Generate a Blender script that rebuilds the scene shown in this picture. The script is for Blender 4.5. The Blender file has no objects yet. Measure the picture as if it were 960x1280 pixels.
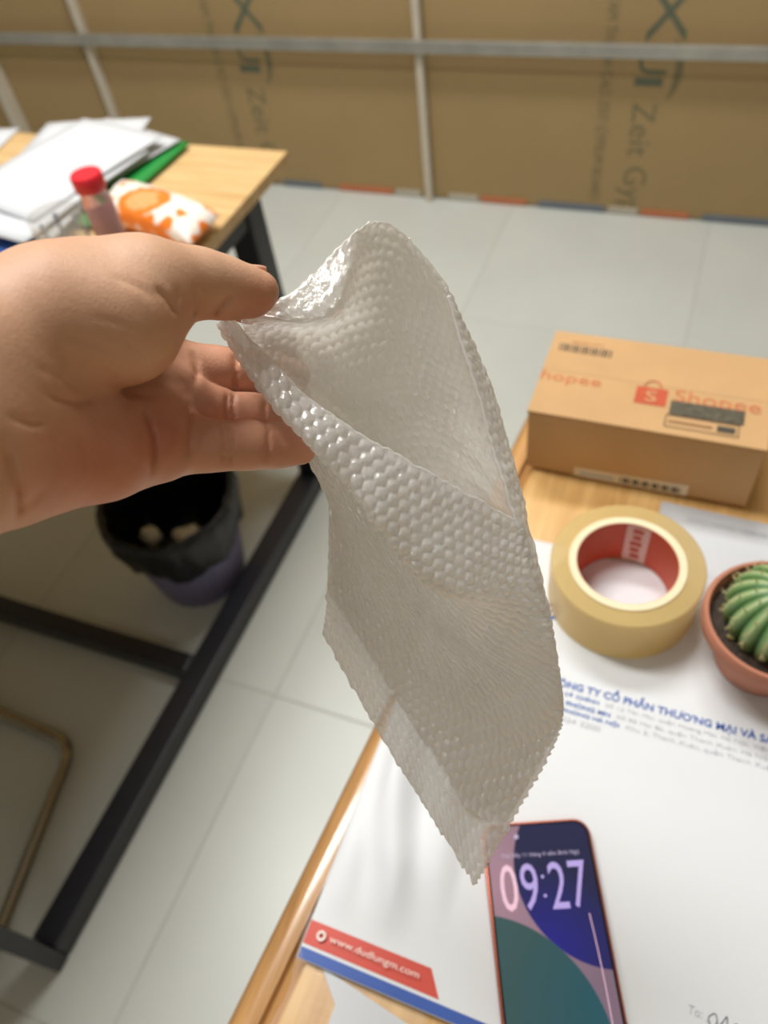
import bpy, bmesh, math, random
import numpy as np
from mathutils import Vector, Matrix

random.seed(4); rng = np.random.default_rng(7)
scene = bpy.context.scene
COL = scene.collection

# ------------------------------------------------------------------ camera
CAMZ = 1.34; FPX = 960.0
YAW, PITCH, ROLL = -0.498580923, 0.875478957, 0.178332925
def _rot():
    cy, sy, cp, sp, cr, sr = math.cos(YAW), math.sin(YAW), math.cos(PITCH), math.sin(PITCH), math.cos(ROLL), math.sin(ROLL)
    f = np.array([sy*cp, cy*cp, -sp]); r = np.array([cy, -sy, 0.0]); d = np.cross(f, r)
    return np.array([cr*r + sr*d, -sr*r + cr*d, f])          # rows: right, down, forward
RC = _rot(); CAM = np.array([0.0, 0.0, CAMZ])
cd = bpy.data.cameras.new('camera'); cam = bpy.data.objects.new('camera', cd); COL.objects.link(cam)
cd.sensor_fit = 'HORIZONTAL'; cd.sensor_width = 36.0; cd.lens = 36.0
cd.clip_start = 0.01; cd.clip_end = 50
m = Matrix.Identity(4)
for i in range(3):
    m[i][0] = RC[0][i]; m[i][1] = -RC[1][i]; m[i][2] = -RC[2][i]; m[i][3] = CAM[i]
cam.matrix_world = m
cd.dof.use_dof = True; cd.dof.focus_distance = 0.30; cd.dof.aperture_fstop = 11
scene.camera = cam

# ------------------------------------------------------------------ world, lights, exposure
world = bpy.data.worlds.new('world'); scene.world = world; world.use_nodes = True
world.node_tree.nodes['Background'].inputs[0].default_value = (0.96, 0.97, 1.0, 1)
world.node_tree.nodes['Background'].inputs[1].default_value = 0.2
def area(name, loc, sx, sy, energy, col=(1, 0.995, 0.975), rot=(0, 0, 0)):
    l = bpy.data.lights.new(name, 'AREA'); l.shape = 'RECTANGLE'; l.size = sx; l.size_y = sy
    l.energy = energy; l.color = col
    o = bpy.data.objects.new(name, l); COL.objects.link(o); o.location = loc; o.rotation_euler = rot
    return o
area('ceiling_panel_and_fill_light', (-0.70, 1.45, 2.92), 1.2, 0.3, 36)
area('ceiling_panel_and_fill_light', (-1.0, 0.60, 2.92), 1.2, 0.3, 38)
area('ceiling_panel_and_fill_light', (0.5, -1.5, 2.92), 1.2, 0.3, 6)  # no real panel: fill lamp added behind the camera to brighten the palm
vs = scene.view_settings
vs.view_transform = 'Standard'; vs.look = 'None'; vs.gamma = 1.0; vs.use_curve_mapping = False
vs.exposure = 0.06

# ------------------------------------------------------------------ helpers
def ray(x, y): return RC.T @ np.array([(x-480)/FPX, (y-640)/FPX, 1.0])
def W(x, y, z):                                        # the world point at height z seen at a photo pixel
    d = ray(x, y); return CAM + d*(z-CAMZ)/d[2]
def cam2w(c): return CAM + np.asarray(c) @ RC
def pxd(a):                                            # (..., [px, py, depth]) to camera coordinates
    a = np.asarray(a, float); d = a[..., 2]
    return np.stack([(a[..., 0]-480)/FPX*d, (a[..., 1]-640)/FPX*d, d], -1)
def srgb(r, g, b):
    return tuple((c/255/12.92 if c/255 <= .04045 else ((c/255+.055)/1.055)**2.4) for c in (r, g, b)) + (1,)

WL = {}                                                # world location of each object
def place(o, parent, loc):
    COL.objects.link(o)
    if parent is not None:
        o.parent = parent; o.location = Vector(loc) - WL[parent.name]
    else: o.location = loc
    WL[o.name] = Vector(loc)
def thing(name, label, cat, loc, group=None):
    o = bpy.data.objects.new(name, None); o.empty_display_size = 0.02
    place(o, None, loc); tag(o, label, cat, group); return o
def tag(o, label=None, cat=None, group=None, kind=None):
    if label: o['label'] = label
    if cat: o['category'] = cat
    if group: o['group'] = group
    if kind: o['kind'] = kind
    return o
def np_mesh(name, verts, quads, smooth=True):
    verts = np.asarray(verts, np.float32); quads = np.asarray(quads, np.int32)
    me = bpy.data.meshes.new(name); k = quads.shape[1]
    me.vertices.add(len(verts)); me.vertices.foreach_set('co', verts.ravel())
    me.loops.add(quads.size); me.loops.foreach_set('vertex_index', quads.ravel())
    me.polygons.add(len(quads)); me.polygons.foreach_set('loop_start', np.arange(0, quads.size, k, dtype=np.int32))
    me.polygons.foreach_set('loop_total', np.full(len(quads), k, np.int32))
    me.polygons.foreach_set('use_smooth', np.full(len(quads), smooth, bool))
    me.update(calc_edges=True); me.validate(); return me
def np_obj(name, verts, quads, mat, parent=None, smooth=True):
    verts = np.asarray(verts, float)
    lo, hi = verts.min(0), verts.max(0); loc = np.array([(lo[0]+hi[0])/2, (lo[1]+hi[1])/2, lo[2]])
    me = np_mesh(name, verts-loc, quads, smooth); me.materials.append(mat)
    o = bpy.data.objects.new(name, me); place(o, parent, loc); return o
def fin(name, bm, mat, parent=None, smooth=None):      # bmesh in world coordinates -> object with its origin at its base
    bm.verts.ensure_lookup_table()
    co = np.array([v.co[:] for v in bm.verts]); lo, hi = co.min(0), co.max(0)
    loc = Vector(((lo[0]+hi[0])/2, (lo[1]+hi[1])/2, lo[2]))
    bmesh.ops.translate(bm, verts=bm.verts, vec=-loc)
    bmesh.ops.recalc_face_normals(bm, faces=bm.faces)
    me = bpy.data.meshes.new(name)
    if smooth:
        for f in bm.faces: f.smooth = True
    bm.to_mesh(me); bm.free()
    if smooth and smooth is not True: me.set_sharp_from_angle(angle=smooth)
    me.materials.append(mat)
    o = bpy.data.objects.new(name, me); place(o, parent, loc); return o
def box(bm, lo, hi, bev=0.0, rz=0.0, seg=2, pivot=None):
    r = bmesh.ops.create_cube(bm, size=1.0); vs_ = r['verts']
    c = [(a+b)/2 for a, b in zip(lo, hi)]; s = [b-a for a, b in zip(lo, hi)]
    for v in vs_: v.co = Vector((v.co[i]*s[i]+c[i] for i in range(3)))
    geo = vs_
    if bev > 0:
        es = list({e for v in vs_ for e in v.link_edges})
        r = bmesh.ops.bevel(bm, geom=es, offset=bev, segments=seg, affect='EDGES', profile=0.5)
        geo = list({v for f in r['faces'] for v in f.verts} | {v for v in vs_ if v.is_valid})
    if rz:
        bmesh.ops.rotate(bm, verts=geo, cent=Vector(pivot if pivot else c), matrix=Matrix.Rotation(rz, 3, 'Z'))
    return bm
def nbox(name, lo, hi, mat, parent=None, bev=0.0, rz=0.0, pivot=None, seg=2):
    bm = bmesh.new(); box(bm, lo, hi, bev, rz, seg, pivot); return fin(name, bm, mat, parent)
def lathe(bm, prof, c, n=48, a0=0.0, a1=2*math.pi, close=False):
    full = abs(a1-a0-2*math.pi) < 1e-6; k = n if full else n+1
    rings = []
    for i in range(k):
        a = a0+(a1-a0)*i/n
        rings.append([bm.verts.new((c[0]+r*math.cos(a), c[1]+r*math.sin(a), c[2]+z)) for r, z in prof])
    m_ = len(prof)
    for i in range(n):
        A, B = rings[i], rings[(i+1) % k]
        for j in range(m_ if close else m_-1):
            q = [A[j], B[j], B[(j+1) % m_], A[(j+1) % m_]]
            try: bm.faces.new(q)
            except ValueError: pass
    return bm
def nlathe(name, prof, c, mat, parent=None, n=48, close=False, sharp=0.7, **k):
    bm = bmesh.new(); lathe(bm, prof, c, n, close=close, **k)
    bmesh.ops.remove_doubles(bm, verts=bm.verts, dist=1e-6)
    return fin(name, bm, mat, parent, smooth=sharp)
def tube(bm, pts, r, n=10, cyc=False):
    pts = [Vector(p) for p in pts]; k = len(pts); prev = None; rings = []
    up = Vector((0, 0, 1))
    for i, p in enumerate(pts):
        a = pts[i-1] if i > 0 else p; b = pts[i+1] if i < k-1 else p
        t = (b-a).normalized()
        if prev is None:
            u = t.cross(up)
            if u.length < 1e-3: u = t.cross(Vector((1, 0, 0)))
            u.normalize()
        else: u = (prev - t*prev.dot(t)).normalized()
        prev = u; w = t.cross(u); rr = r[i] if hasattr(r, '__len__') else r
        rings.append([bm.verts.new(p + (u*math.cos(2*math.pi*j/n)+w*math.sin(2*math.pi*j/n))*rr) for j in range(n)])
    for A, B in zip(rings, rings[1:]):
        for j in range(n): bm.faces.new((A[j], A[(j+1) % n], B[(j+1) % n], B[j]))
    bm.faces.new(rings[0][::-1]); bm.faces.new(rings[-1]); return bm
def ntube(name, pts, r, mat, parent=None, n=10):
    bm = bmesh.new(); tube(bm, pts, r, n); return fin(name, bm, mat, parent, smooth=0.9)
def round_path(pts, rad, n=6):                         # polyline with rounded corners
    pts = [Vector(p) for p in pts]; out = [pts[0]]
    for a, b, c in zip(pts, pts[1:], pts[2:]):
        d1 = (a-b).normalized(); d2 = (c-b).normalized(); r = min(rad, (a-b).length*.49, (c-b).length*.49)
        p, q = b+d1*r, b+d2*r
        for i in range(n+1):
            t = i/n; out.append(p*(1-t)**2 + b*2*t*(1-t) + q*t*t)
    out.append(pts[-1]); return out
def slab_poly(name, pts2, z0, z1, mat, parent=None, bev=0):
    bm = bmesh.new(); f = bm.faces.new([bm.verts.new((p[0], p[1], z0)) for p in pts2])
    r = bmesh.ops.extrude_face_region(bm, geom=[f])
    bmesh.ops.translate(bm, verts=[v for v in r['geom'] if isinstance(v, bmesh.types.BMVert)], vec=(0, 0, z1-z0))
    return fin(name, bm, mat, parent)
def rrect(w, h, r, n=8):
    out = []
    for cx, cy, a in ((w/2-r, h/2-r, 0), (-w/2+r, h/2-r, 90), (-w/2+r, -h/2+r, 180), (w/2-r, -h/2+r, 270)):
        for i in range(n+1):
            t = math.radians(a+90*i/n); out.append((cx+r*math.cos(t), cy+r*math.sin(t)))
    return out
def lettering(name, s, o, xd, yd, w, h, mat, parent, thick=0.0002, bold=0.0):
    """flat print: the string fitted into a w x h rectangle that starts at o and runs along xd, yd"""
    cu = bpy.data.curves.new('tmp', 'FONT'); cu.body = s; cu.resolution_u = 3; cu.offset = bold
    ob = bpy.data.objects.new('tmp', cu); COL.objects.link(ob)
    dg = bpy.context.evaluated_depsgraph_get(); me = bpy.data.meshes.new_from_object(ob.evaluated_get(dg))
    bpy.data.objects.remove(ob); bpy.data.curves.remove(cu)
    bm = bmesh.new(); bm.from_mesh(me); bpy.data.meshes.remove(me)
    co = np.array([v.co[:] for v in bm.verts]); lo, hi = co.min(0), co.max(0)
    o, xd, yd = Vector(o), Vector(xd).normalized(), Vector(yd).normalized(); nd = xd.cross(yd)
    for v in bm.verts:
        a = (v.co.x-lo[0])/(hi[0]-lo[0])*w; b = (v.co.y-lo[1])/(hi[1]-lo[1])*h
        v.co = o + xd*a + yd*b + nd*thick
    co = np.array([v.co[:] for v in bm.verts]); lo, hi = co.min(0), co.max(0)
    loc = Vector(((lo[0]+hi[0])/2, (lo[1]+hi[1])/2, lo[2])); bmesh.ops.translate(bm, verts=bm.verts, vec=-loc)
    me = bpy.data.meshes.new(name); bm.to_mesh(me); bm.free(); me.materials.append(mat)
    ob = bpy.data.objects.new(name, me); place(ob, parent, loc); return ob
def decal(name, corners, mat, parent):                 # flat print, four corners
    bm = bmesh.new(); bm.faces.new([bm.verts.new(c) for c in corners])
    co = np.array(corners, float); loc = Vector(((co[:, 0].min()+co[:, 0].max())/2, (co[:, 1].min()+co[:, 1].max())/2, co[:, 2].min()))
    bmesh.ops.translate(bm, verts=bm.verts, vec=-loc); me = bpy.data.meshes.new(name); bm.to_mesh(me); bm.free()
    me.materials.append(mat); o = bpy.data.objects.new(name, me); place(o, parent, loc); return o

# ------------------------------------------------------------------ materials
class N:
    def __init__(s, name):
        s.m = bpy.data.materials.new(name); s.m.use_nodes = True; s.t = s.m.node_tree; s.b = s.t.nodes['Principled BSDF']
    def n(s, typ, **k):
        x = s.t.nodes.new(typ)
        for a, v in k.items():
            if a.startswith('i_'): x.inputs[int(a[2:]) if a[2:].isdigit() else a[2:].replace('_', ' ')].default_value = v
            else: setattr(x, a, v)
        return x
    def l(s, a, b): s.t.links.new(a, b)
    def ramp(s, src, stops):
        r = s.n('ShaderNodeValToRGB'); e = r.color_ramp.elements
        while len(e) < len(stops): e.new(0.5)
        for x, (p, c) in zip(e, stops): x.position = p; x.color = c
        s.l(src, r.inputs[0]); return r.outputs[0]
    def coords(s, scale=(1, 1, 1), which='Object', rot=(0, 0, 0)):
        tc = s.n('ShaderNodeTexCoord'); mp = s.n('ShaderNodeMapping'); mp.inputs['Scale'].default_value = scale
        mp.inputs['Rotation'].default_value = rot; s.l(tc.outputs[which], mp.inputs[0]); return mp.outputs[0]
    def noise(s, scale, co=None, detail=4, rough=.55):
        x = s.n('ShaderNodeTexNoise'); x.inputs['Scale'].default_value = scale; x.inputs['Detail'].default_value = detail
        x.inputs['Roughness'].default_value = rough
        if co is not None: s.l(co, x.inputs['Vector'])
        return x.outputs['Fac']
    def bump(s, src, strength, dist):
        x = s.n('ShaderNodeBump'); x.inputs['Strength'].default_value = strength; x.inputs['Distance'].default_value = dist
        s.l(src, x.inputs['Height']); s.l(x.outputs[0], s.b.inputs['Normal']); return x
def P(name, col, rough=.5, metal=0., var=.08, scale=30., bump=0., bdist=.001, bscale=None, spec=.5, **k):
    q = N(name); co = q.coords()
    c = np.array(col[:3]); f = q.noise(scale, co)
    lo = tuple(np.clip(c*(1-var), 0, 1))+(1,); hi = tuple(np.clip(c*(1+var), 0, 1))+(1,)
    q.l(q.ramp(f, [(.3, lo), (.7, hi)]), q.b.inputs['Base Color'])
    q.b.inputs['Roughness'].default_value = rough; q.b.inputs['Metallic'].default_value = metal
    q.b.inputs['Specular IOR Level'].default_value = spec
    if bump: q.bump(q.noise(bscale or scale*4, co), bump, bdist)
    for a, v in k.items(): q.b.inputs[a.replace('_', ' ')].default_value = v
    return q.m
def wood(name, c0, c1, scale, axis, rough=.35, coat=0., bump=.1):
    q = N(name); s = [scale*6]*3; s[axis] = scale*.35; co = q.coords(tuple(s))
    f = q.noise(3.0, co, 6, .6); g = q.noise(14.0, co, 3, .5)
    mx = q.n('ShaderNodeMath', operation='MULTIPLY_ADD'); q.l(g, mx.inputs[0]); mx.inputs[1].default_value = .35; q.l(f, mx.inputs[2])
    q.l(q.ramp(mx.outputs[0], [(.4, c0), (.85, c1)]), q.b.inputs['Base Color'])
    q.b.inputs['Roughness'].default_value = rough; q.b.inputs['Coat Weight'].default_value = coat; q.b.inputs['Coat Roughness'].default_value = .12
    if bump: q.bump(mx.outputs[0], bump, .0006)
    return q.m

M = {}
M['tile'] = P('glazed_tile', srgb(204, 208, 202), .33, var=.05, scale=2.2, bump=.04, bscale=6, bdist=.002)
M['grout'] = P('grout', srgb(186, 187, 181), .9, var=.1)
M['board'] = P('gypsum_board_paper', srgb(164, 138, 95), .85, var=.05, scale=2.5, bump=.1, bscale=200)
M['wall_ink'] = P('grey_green_ink', srgb(98, 104, 84), .85, var=.12, scale=20)
M['wall_ink_soft'] = P('faint_ink', srgb(120, 112, 82), .85, var=.06, scale=40)
M['stud'] = P('cream_metal', srgb(205, 196, 178), .5, .1, var=.05)
M['rail'] = P('galvanised_steel', srgb(176, 174, 166), .4, .65, var=.12, scale=12)
M['orange_tape'] = P('orange_tape', srgb(196, 120, 80), .6)
M['blue_tape'] = P('blue_grey_tape', srgb(112, 120, 128), .6)
M['pale_tape'] = P('pale_tape', srgb(190, 182, 165), .6)
M['ply'] = wood('plywood', srgb(190, 152, 98), srgb(224, 190, 138), 3.0, 0, .4)
M['ply_edge'] = wood('plywood_edge', srgb(150, 112, 66), srgb(196, 156, 100), 6, 0, .5)
M['black_metal'] = P('black_powder_coat', srgb(34, 35, 42), .38, var=.1)
M['chrome'] = P('chrome_tube', srgb(172, 164, 146), .25, 1.0, var=.03)
M['desk_wood'] = wood('rubberwood', srgb(192, 142, 80), srgb(236, 194, 128), 3.0, 1, .3, .5)
M['desk_edge'] = wood('rubberwood_edge', srgb(150, 106, 60), srgb(202, 154, 98), 5.0, 1, .25, .6)
M['desk_leg'] = wood('rubberwood_leg', srgb(150, 96, 44), srgb(205, 148, 82), 5.0, 2, .3)
M['paper'] = P('white_paper', srgb(226, 229, 232), .7, var=.012, scale=12, bump=.05, bscale=60)
M['paper2'] = P('office_paper', srgb(208, 211, 215), .75, var=.015, scale=12)
M['blue_ink'] = P('blue_print', srgb(58, 100, 178), .6, var=.04)
M['pale_ink'] = P('pale_blue_print', srgb(160, 182, 214), .6, var=.04)
M['grey_ink'] = P('grey_print', srgb(186, 190, 196), .6, var=.05)
M['dark_ink'] = P('dark_print', srgb(70, 66, 56), .65, var=.2, scale=200)
M['pen_ink'] = P('pen_ink', srgb(50, 62, 96), .6)
M['red'] = P('red_print', srgb(206, 66, 46), .45, var=.04)
M['navy_blue'] = P('blue_band', srgb(38, 82, 168), .45, var=.04)
M['white_print'] = P('white_print', srgb(240, 225, 215), .5)
M['card'] = P('corrugated_cardboard', srgb(200, 160, 112), .8, var=.05, scale=14, bump=.08, bscale=140)
M['card_dark'] = P('brown_print', srgb(160, 120, 78), .7, var=.1, scale=150)
M['orange_print'] = P('orange_print', srgb(192, 84, 50), .7, var=.08, scale=120)
M['faded_orange'] = P('faded_orange_print', srgb(200, 116, 70), .75, var=.1, scale=150)
M['label_white'] = P('label_white', srgb(232, 218, 194), .6, var=.05)
M['label_grey'] = P('label_grey', srgb(84, 78, 62), .6, var=.5, scale=160)
M['clear_tape'] = P('clear_tape', srgb(224, 178, 120), .15, var=.03)
M['core'] = P('core_card', srgb(238, 226, 190), .7, var=.03)
M['core_red'] = P('core_print_red', srgb(200, 84, 48), .5, var=.05)
M['core_white'] = P('core_print_white', srgb(238, 214, 206), .5, var=.05)
M['terracotta'] = P('terracotta', srgb(186, 122, 96), .75, var=.09, scale=60, bump=.15, bscale=260)
M['soil'] = P('potting_soil', srgb(62, 52, 44), .95, var=.5, scale=300, bump=.8, bscale=420, bdist=.002)
M['pebble'] = P('white_pebble', srgb(226, 224, 216), .6)
M['phone_body'] = P('copper_metal', srgb(176, 96, 74), .3, .7, var=.03)
M['phone_glass'] = P('black_glass', srgb(16, 17, 24), .12, var=0.)
M['plastic_black'] = P('black_bin_liner', srgb(16, 15, 16), .35, var=.3, scale=60, bump=.5, bscale=70, bdist=.006)
M['lavender'] = P('lavender_plastic', srgb(120, 116, 150), .45, var=.04)
M['tissue'] = P('crumpled_tissue', srgb(222, 214, 190), .9, var=.1, scale=60, bump=.5, bscale=120)
M['green'] = P('green_card', srgb(32, 140, 62), .4, var=.04)
M['blue_folder'] = P('blue_plastic', srgb(52, 104, 190), .35, var=.04)
M['cap_red'] = P('red_plastic', srgb(222, 42, 56), .4, var=.03)
M['powder'] = P('pink_powder', srgb(196, 96, 120), .7, var=.08, scale=60)
M['marks'] = P('blue_grey_print', srgb(118, 128, 158), .5)
M['seat_fabric'] = P('dark_fabric', srgb(50, 48, 50), .9, bump=.3, bscale=500)
M['nail'] = P('finger_nail', srgb(226, 172, 150), .3, var=.03, Subsurface_Weight=.1)

def glass(name, col, rough, ior=1.45, trans=1.0):
    q = N(name); q.b.inputs['Base Color'].default_value = col; q.b.inputs['Roughness'].default_value = rough
    q.b.inputs['IOR'].default_value = ior; q.b.inputs['Transmission Weight'].default_value = trans; return q.m

M['bottle'] = glass('pinkish_plastic', srgb(244, 214, 214), .2, 1.3, .6)
def film(name, alpha, tint, rough=.12):                # thin clear plastic film
    q = N(name); q.b.inputs['Base Color'].default_value = tint; q.b.inputs['Roughness'].default_value = rough
    tr = q.n('ShaderNodeBsdfTransparent'); mx = q.n('ShaderNodeMixShader'); mx.inputs[0].default_value = alpha
    q.l(tr.outputs[0], mx.inputs[1]); q.l(q.b.outputs[0], mx.inputs[2]); q.l(mx.outputs[0], q.t.nodes['Material Output'].inputs[0])
    co = q.coords(); q.bump(q.noise(90, co), .5, .003); return q.m
M['film'] = film('clear_film', .07, (.95, .95, .95, 1))
M['glass'] = film('clear_glass', .2, (.86, .9, .9, 1), .05)
def translucent(name, col, tcol, fac, rough, bump=0, bs=100, bd=.001, coat=0., alpha=1.0, var=.03):
    q = N(name); co = q.coords()
    c = np.array(col[:3]); q.l(q.ramp(q.noise(40, co), [(.3, tuple(c*(1-var))+(1,)), (.7, tuple(np.minimum(c*(1+var), 1))+(1,))]), q.b.inputs['Base Color'])
    q.b.inputs['Roughness'].default_value = rough; q.b.inputs['Coat Weight'].default_value = coat; q.b.inputs['Coat Roughness'].default_value = .08
    t = q.n('ShaderNodeBsdfTranslucent'); t.inputs[0].default_value = tcol
    mx = q.n('ShaderNodeMixShader'); mx.inputs[0].default_value = fac
    q.l(q.b.outputs[0], mx.inputs[1]); q.l(t.outputs[0], mx.inputs[2]); out = mx.outputs[0]
    if alpha < 1:
        tr = q.n('ShaderNodeBsdfTransparent'); m2 = q.n('ShaderNodeMixShader'); m2.inputs[0].default_value = alpha
        q.l(tr.outputs[0], m2.inputs[1]); q.l(out, m2.inputs[2]); out = m2.outputs[0]
    q.l(out, q.t.nodes['Material Output'].inputs[0])
    if bump:
        b = q.bump(q.noise(bs, co, 5, .65), bump, bd); q.l(b.outputs[0], t.inputs['Normal'])
    return q.m
M['tape_roll'] = translucent('honey_tape', srgb(240, 216, 152), srgb(248, 226, 164), .45, .22, coat=.6, alpha=.78)
M['bubble'] = translucent('bubble_film_outside', srgb(250, 251, 250), srgb(251, 250, 247), .6, .5, bump=.5, bs=520, bd=.0010, coat=0., alpha=.7)
M['bubble_inner'] = translucent('bubble_film_inside', srgb(250, 250, 248), srgb(251, 249, 245), .6, .5, bump=.6, bs=520, bd=.0010, coat=0., alpha=.42)
for k_, rr_ in (('bubble', .07), ('bubble_inner', .12)):   # crinkled gloss of the film over the milky body
    t_ = M[k_].node_tree; nn = t_.nodes; nz = nn.new('ShaderNodeTexNoise'); nz.inputs['Scale'].default_value = 420; nz.inputs['Detail'].default_value = 3
    tc0 = nn.new('ShaderNodeTexCoord'); bp = nn.new('ShaderNodeBump'); bp.inputs['Strength'].default_value = .8; bp.inputs['Distance'].default_value = .0008
    t_.links.new(tc0.outputs['Object'], nz.inputs['Vector']); t_.links.new(nz.outputs['Fac'], bp.inputs['Height'])
    gl = nn.new('ShaderNodeBsdfGlossy'); gl.inputs['Roughness'].default_value = rr_; t_.links.new(bp.outputs[0], gl.inputs['Normal'])
    mo = nn['Material Output']; src = mo.inputs[0].links[0].from_socket; mg = nn.new('ShaderNodeMixShader')
    mg.inputs[0].default_value = .11; t_.links.new(src, mg.inputs[1]); t_.links.new(gl.outputs[0], mg.inputs[2]); t_.links.new(mg.outputs[0], mo.inputs[0])
def skin():
    q = N('skin'); co = q.coords()
    at = q.n('ShaderNodeAttribute', attribute_name='flush')
    base = q.ramp(q.noise(38, co, 5), [(.3, srgb(206, 160, 130)), (.7, srgb(218, 175, 145))])
    red = q.ramp(q.noise(55, co, 5), [(.3, srgb(196, 124, 98)), (.7, srgb(208, 142, 114))])
    mx = q.n('ShaderNodeMix', data_type='RGBA'); q.l(at.outputs['Fac'], mx.inputs[0]); q.l(base, mx.inputs[6]); q.l(red, mx.inputs[7])
    q.l(mx.outputs[2], q.b.inputs['Base Color'])
    q.b.inputs['Roughness'].default_value = .5; q.b.inputs['Specular IOR Level'].default_value = .4
    q.b.inputs['Subsurface Weight'].default_value = .07; q.b.inputs['Subsurface Radius'].default_value = (.6, .25, .12); q.b.inputs['Subsurface Scale'].default_value = .008
    v = q.n('ShaderNodeTexVoronoi', feature='DISTANCE_TO_EDGE'); v.inputs['Scale'].default_value = 620; q.l(co, v.inputs['Vector'])
    wv = q.noise(230, q.coords((1, 2.2, 1)), 4, .6)
    ad = q.n('ShaderNodeMath', operation='MULTIPLY_ADD'); q.l(v.outputs['Distance'], ad.inputs[0]); ad.inputs[1].default_value = .5; q.l(wv, ad.inputs[2])
    q.bump(ad.outputs[0], .22, .0009); return q.m
M['skin'] = skin()

# ------------------------------------------------------------------ floor and wall
S = 'structure'
floor = nbox('floor', (-3.6, -2.4, -0.03), (3.2, 2.34, -0.0014), M['grout']); tag(floor, 'pale grey glossy tiled floor', kind=S)
TX, TY = -0.578, 0.495; TS = 0.6033
bm = bmesh.new(); box(bm, (0.0012, 0.0012, -0.009), (TS-0.0012, TS-0.0012, 0), .001, seg=1)
tile0 = None
for i in range(-4, 4):
    for j in range(-4, 4):
        x0, y0 = TX+i*TS, TY+j*TS
        if y0 > 2.3 or x0 > 2.6 or y0 < -2.0 or x0 < -3: continue
        if tile0 is None:
            tile0 = fin('tile', bm, M['tile'], floor)
            o = tile0
        else:
            o = tile0.copy(); COL.objects.link(o)
        o.location = Vector((x0+TS/2, y0+TS/2, -0.009)) - WL['floor']
YW = 2.31
wall = nbox('wall_back', (-3.6, YW+.012, -0.03), (3.2, YW+.06, 2.96), M['board']); tag(wall, 'brown back of gypsum boards behind a metal stud frame', kind=S)
for k, x0 in enumerate((-3.29, -2.05, -0.853, 0.36)):     # boards meeting behind the studs
    nbox('gypsum_board', (x0, YW, 0.004), (x0+1.195, YW+.0125, 2.4), M['board'], wall, bev=.0015, seg=1)
nbox('metal_stud', (-0.874, YW-.03, 0.0), (-0.852, YW-.001, 2.4), M['stud'], wall, bev=.003)
nbox('metal_stud', (-2.063, YW-.03, 0.0), (-2.041, YW-.001, 2.4), M['stud'], wall, bev=.003)
nbox('metal_stud', (-2.53, YW-.05, 0.0), (-2.495, YW-.001, 2.4), M['stud'], wall, bev=.003)
nbox('metal_stud', (0.345, YW-.03, 0.0), (0.38, YW-.001, 2.4), M['stud'], wall, bev=.003)
nbox('metal_rail', (-3.4, YW-.045, 0.462), (2.9, YW-.0305, 0.497), M['rail'], wall, bev=.004)
for k, (a, b, c) in enumerate(((-1.42, -1.27, 'blue_tape'), (-1.2, -1.0, 'orange_tape'), (-0.69, -0.54, 'orange_tape'), (-0.5, -0.29, 'blue_tape'),
                 (-0.18, -0.04, 'orange_tape'), (0.0, 0.25, 'blue_tape'), (-0.99, -0.9, 'pale_tape'), (-0.8, -0.7, 'pale_tape'), (-0.28, -.19, 'pale_tape'))):
    nbox('edge_tape', (a, YW-.004, 0.002), (b, YW-.0005, 0.022), M[c], wall)
for xc in (-0.20, -1.44):                             # printing that runs down each board
    dn, rt = (0, 0, -1), (1, 0, 0); yy = YW-.0004
    lettering('board_print', 'X', (xc-.035, yy, .635), dn, rt, .15, .10, M['wall_ink'], wall)
    lettering('board_print', 'U', (xc-.045, yy, .475), dn, rt, .066, .075, M['wall_ink'], wall)
    lettering('board_print', 'I', (xc-.05, yy, .400), dn, rt, .022, .075, M['wall_ink'], wall)
    lettering('board_print', 'Zeit Gyp', (xc-.065, yy, .335), dn, rt, .33, .085, M['wall_ink_soft'], wall)
    lettering('board_print', 'TAM THACH CAO ZEIT GYPSUM BOARD', (xc-.14, yy, .60), dn, rt, .56, .03, M['wall_ink_soft'], wall)
    bm = bmesh.new(); prev = None                       # curved swoosh beside the large letters
    for i in range(13):
        t = i/12; z = .50-.16*t; x = xc+.062-.02*(2*t-1)**2; w = .010*math.sin(math.pi*t)+.001
        a, b = bm.verts.new((x-w, yy, z)), bm.verts.new((x+w, yy, z))
        if prev: bm.faces.new((prev[0], prev[1], b, a))
        prev = (a, b)
    fin('board_swoosh', bm, M['wall_ink_soft'], wall)

M['room_paint'] = P('room_paint', srgb(196, 193, 184), .9, var=.02)
M['ceiling_paint'] = P('ceiling_paint', srgb(226, 224, 218), .9, var=.02)
tag(nbox('wall_left', (-3.66, -2.4, 0), (-3.60, 2.31, 2.96), M['room_paint']), 'plain cream side wall', kind=S)
tag(nbox('wall_right', (3.2, -2.4, 0), (3.26, 2.31, 2.96), M['room_paint']), 'plain cream side wall', kind=S)
tag(nbox('wall_front', (-3.6, -2.46, 0), (3.2, -2.4, 2.96), M['room_paint']), 'plain cream wall behind the viewer', kind=S)
tag(nbox('ceiling', (-3.66, -2.46, 2.96), (3.26, 2.37, 3.0), M['ceiling_paint']), 'plain white ceiling', kind=S)

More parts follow.
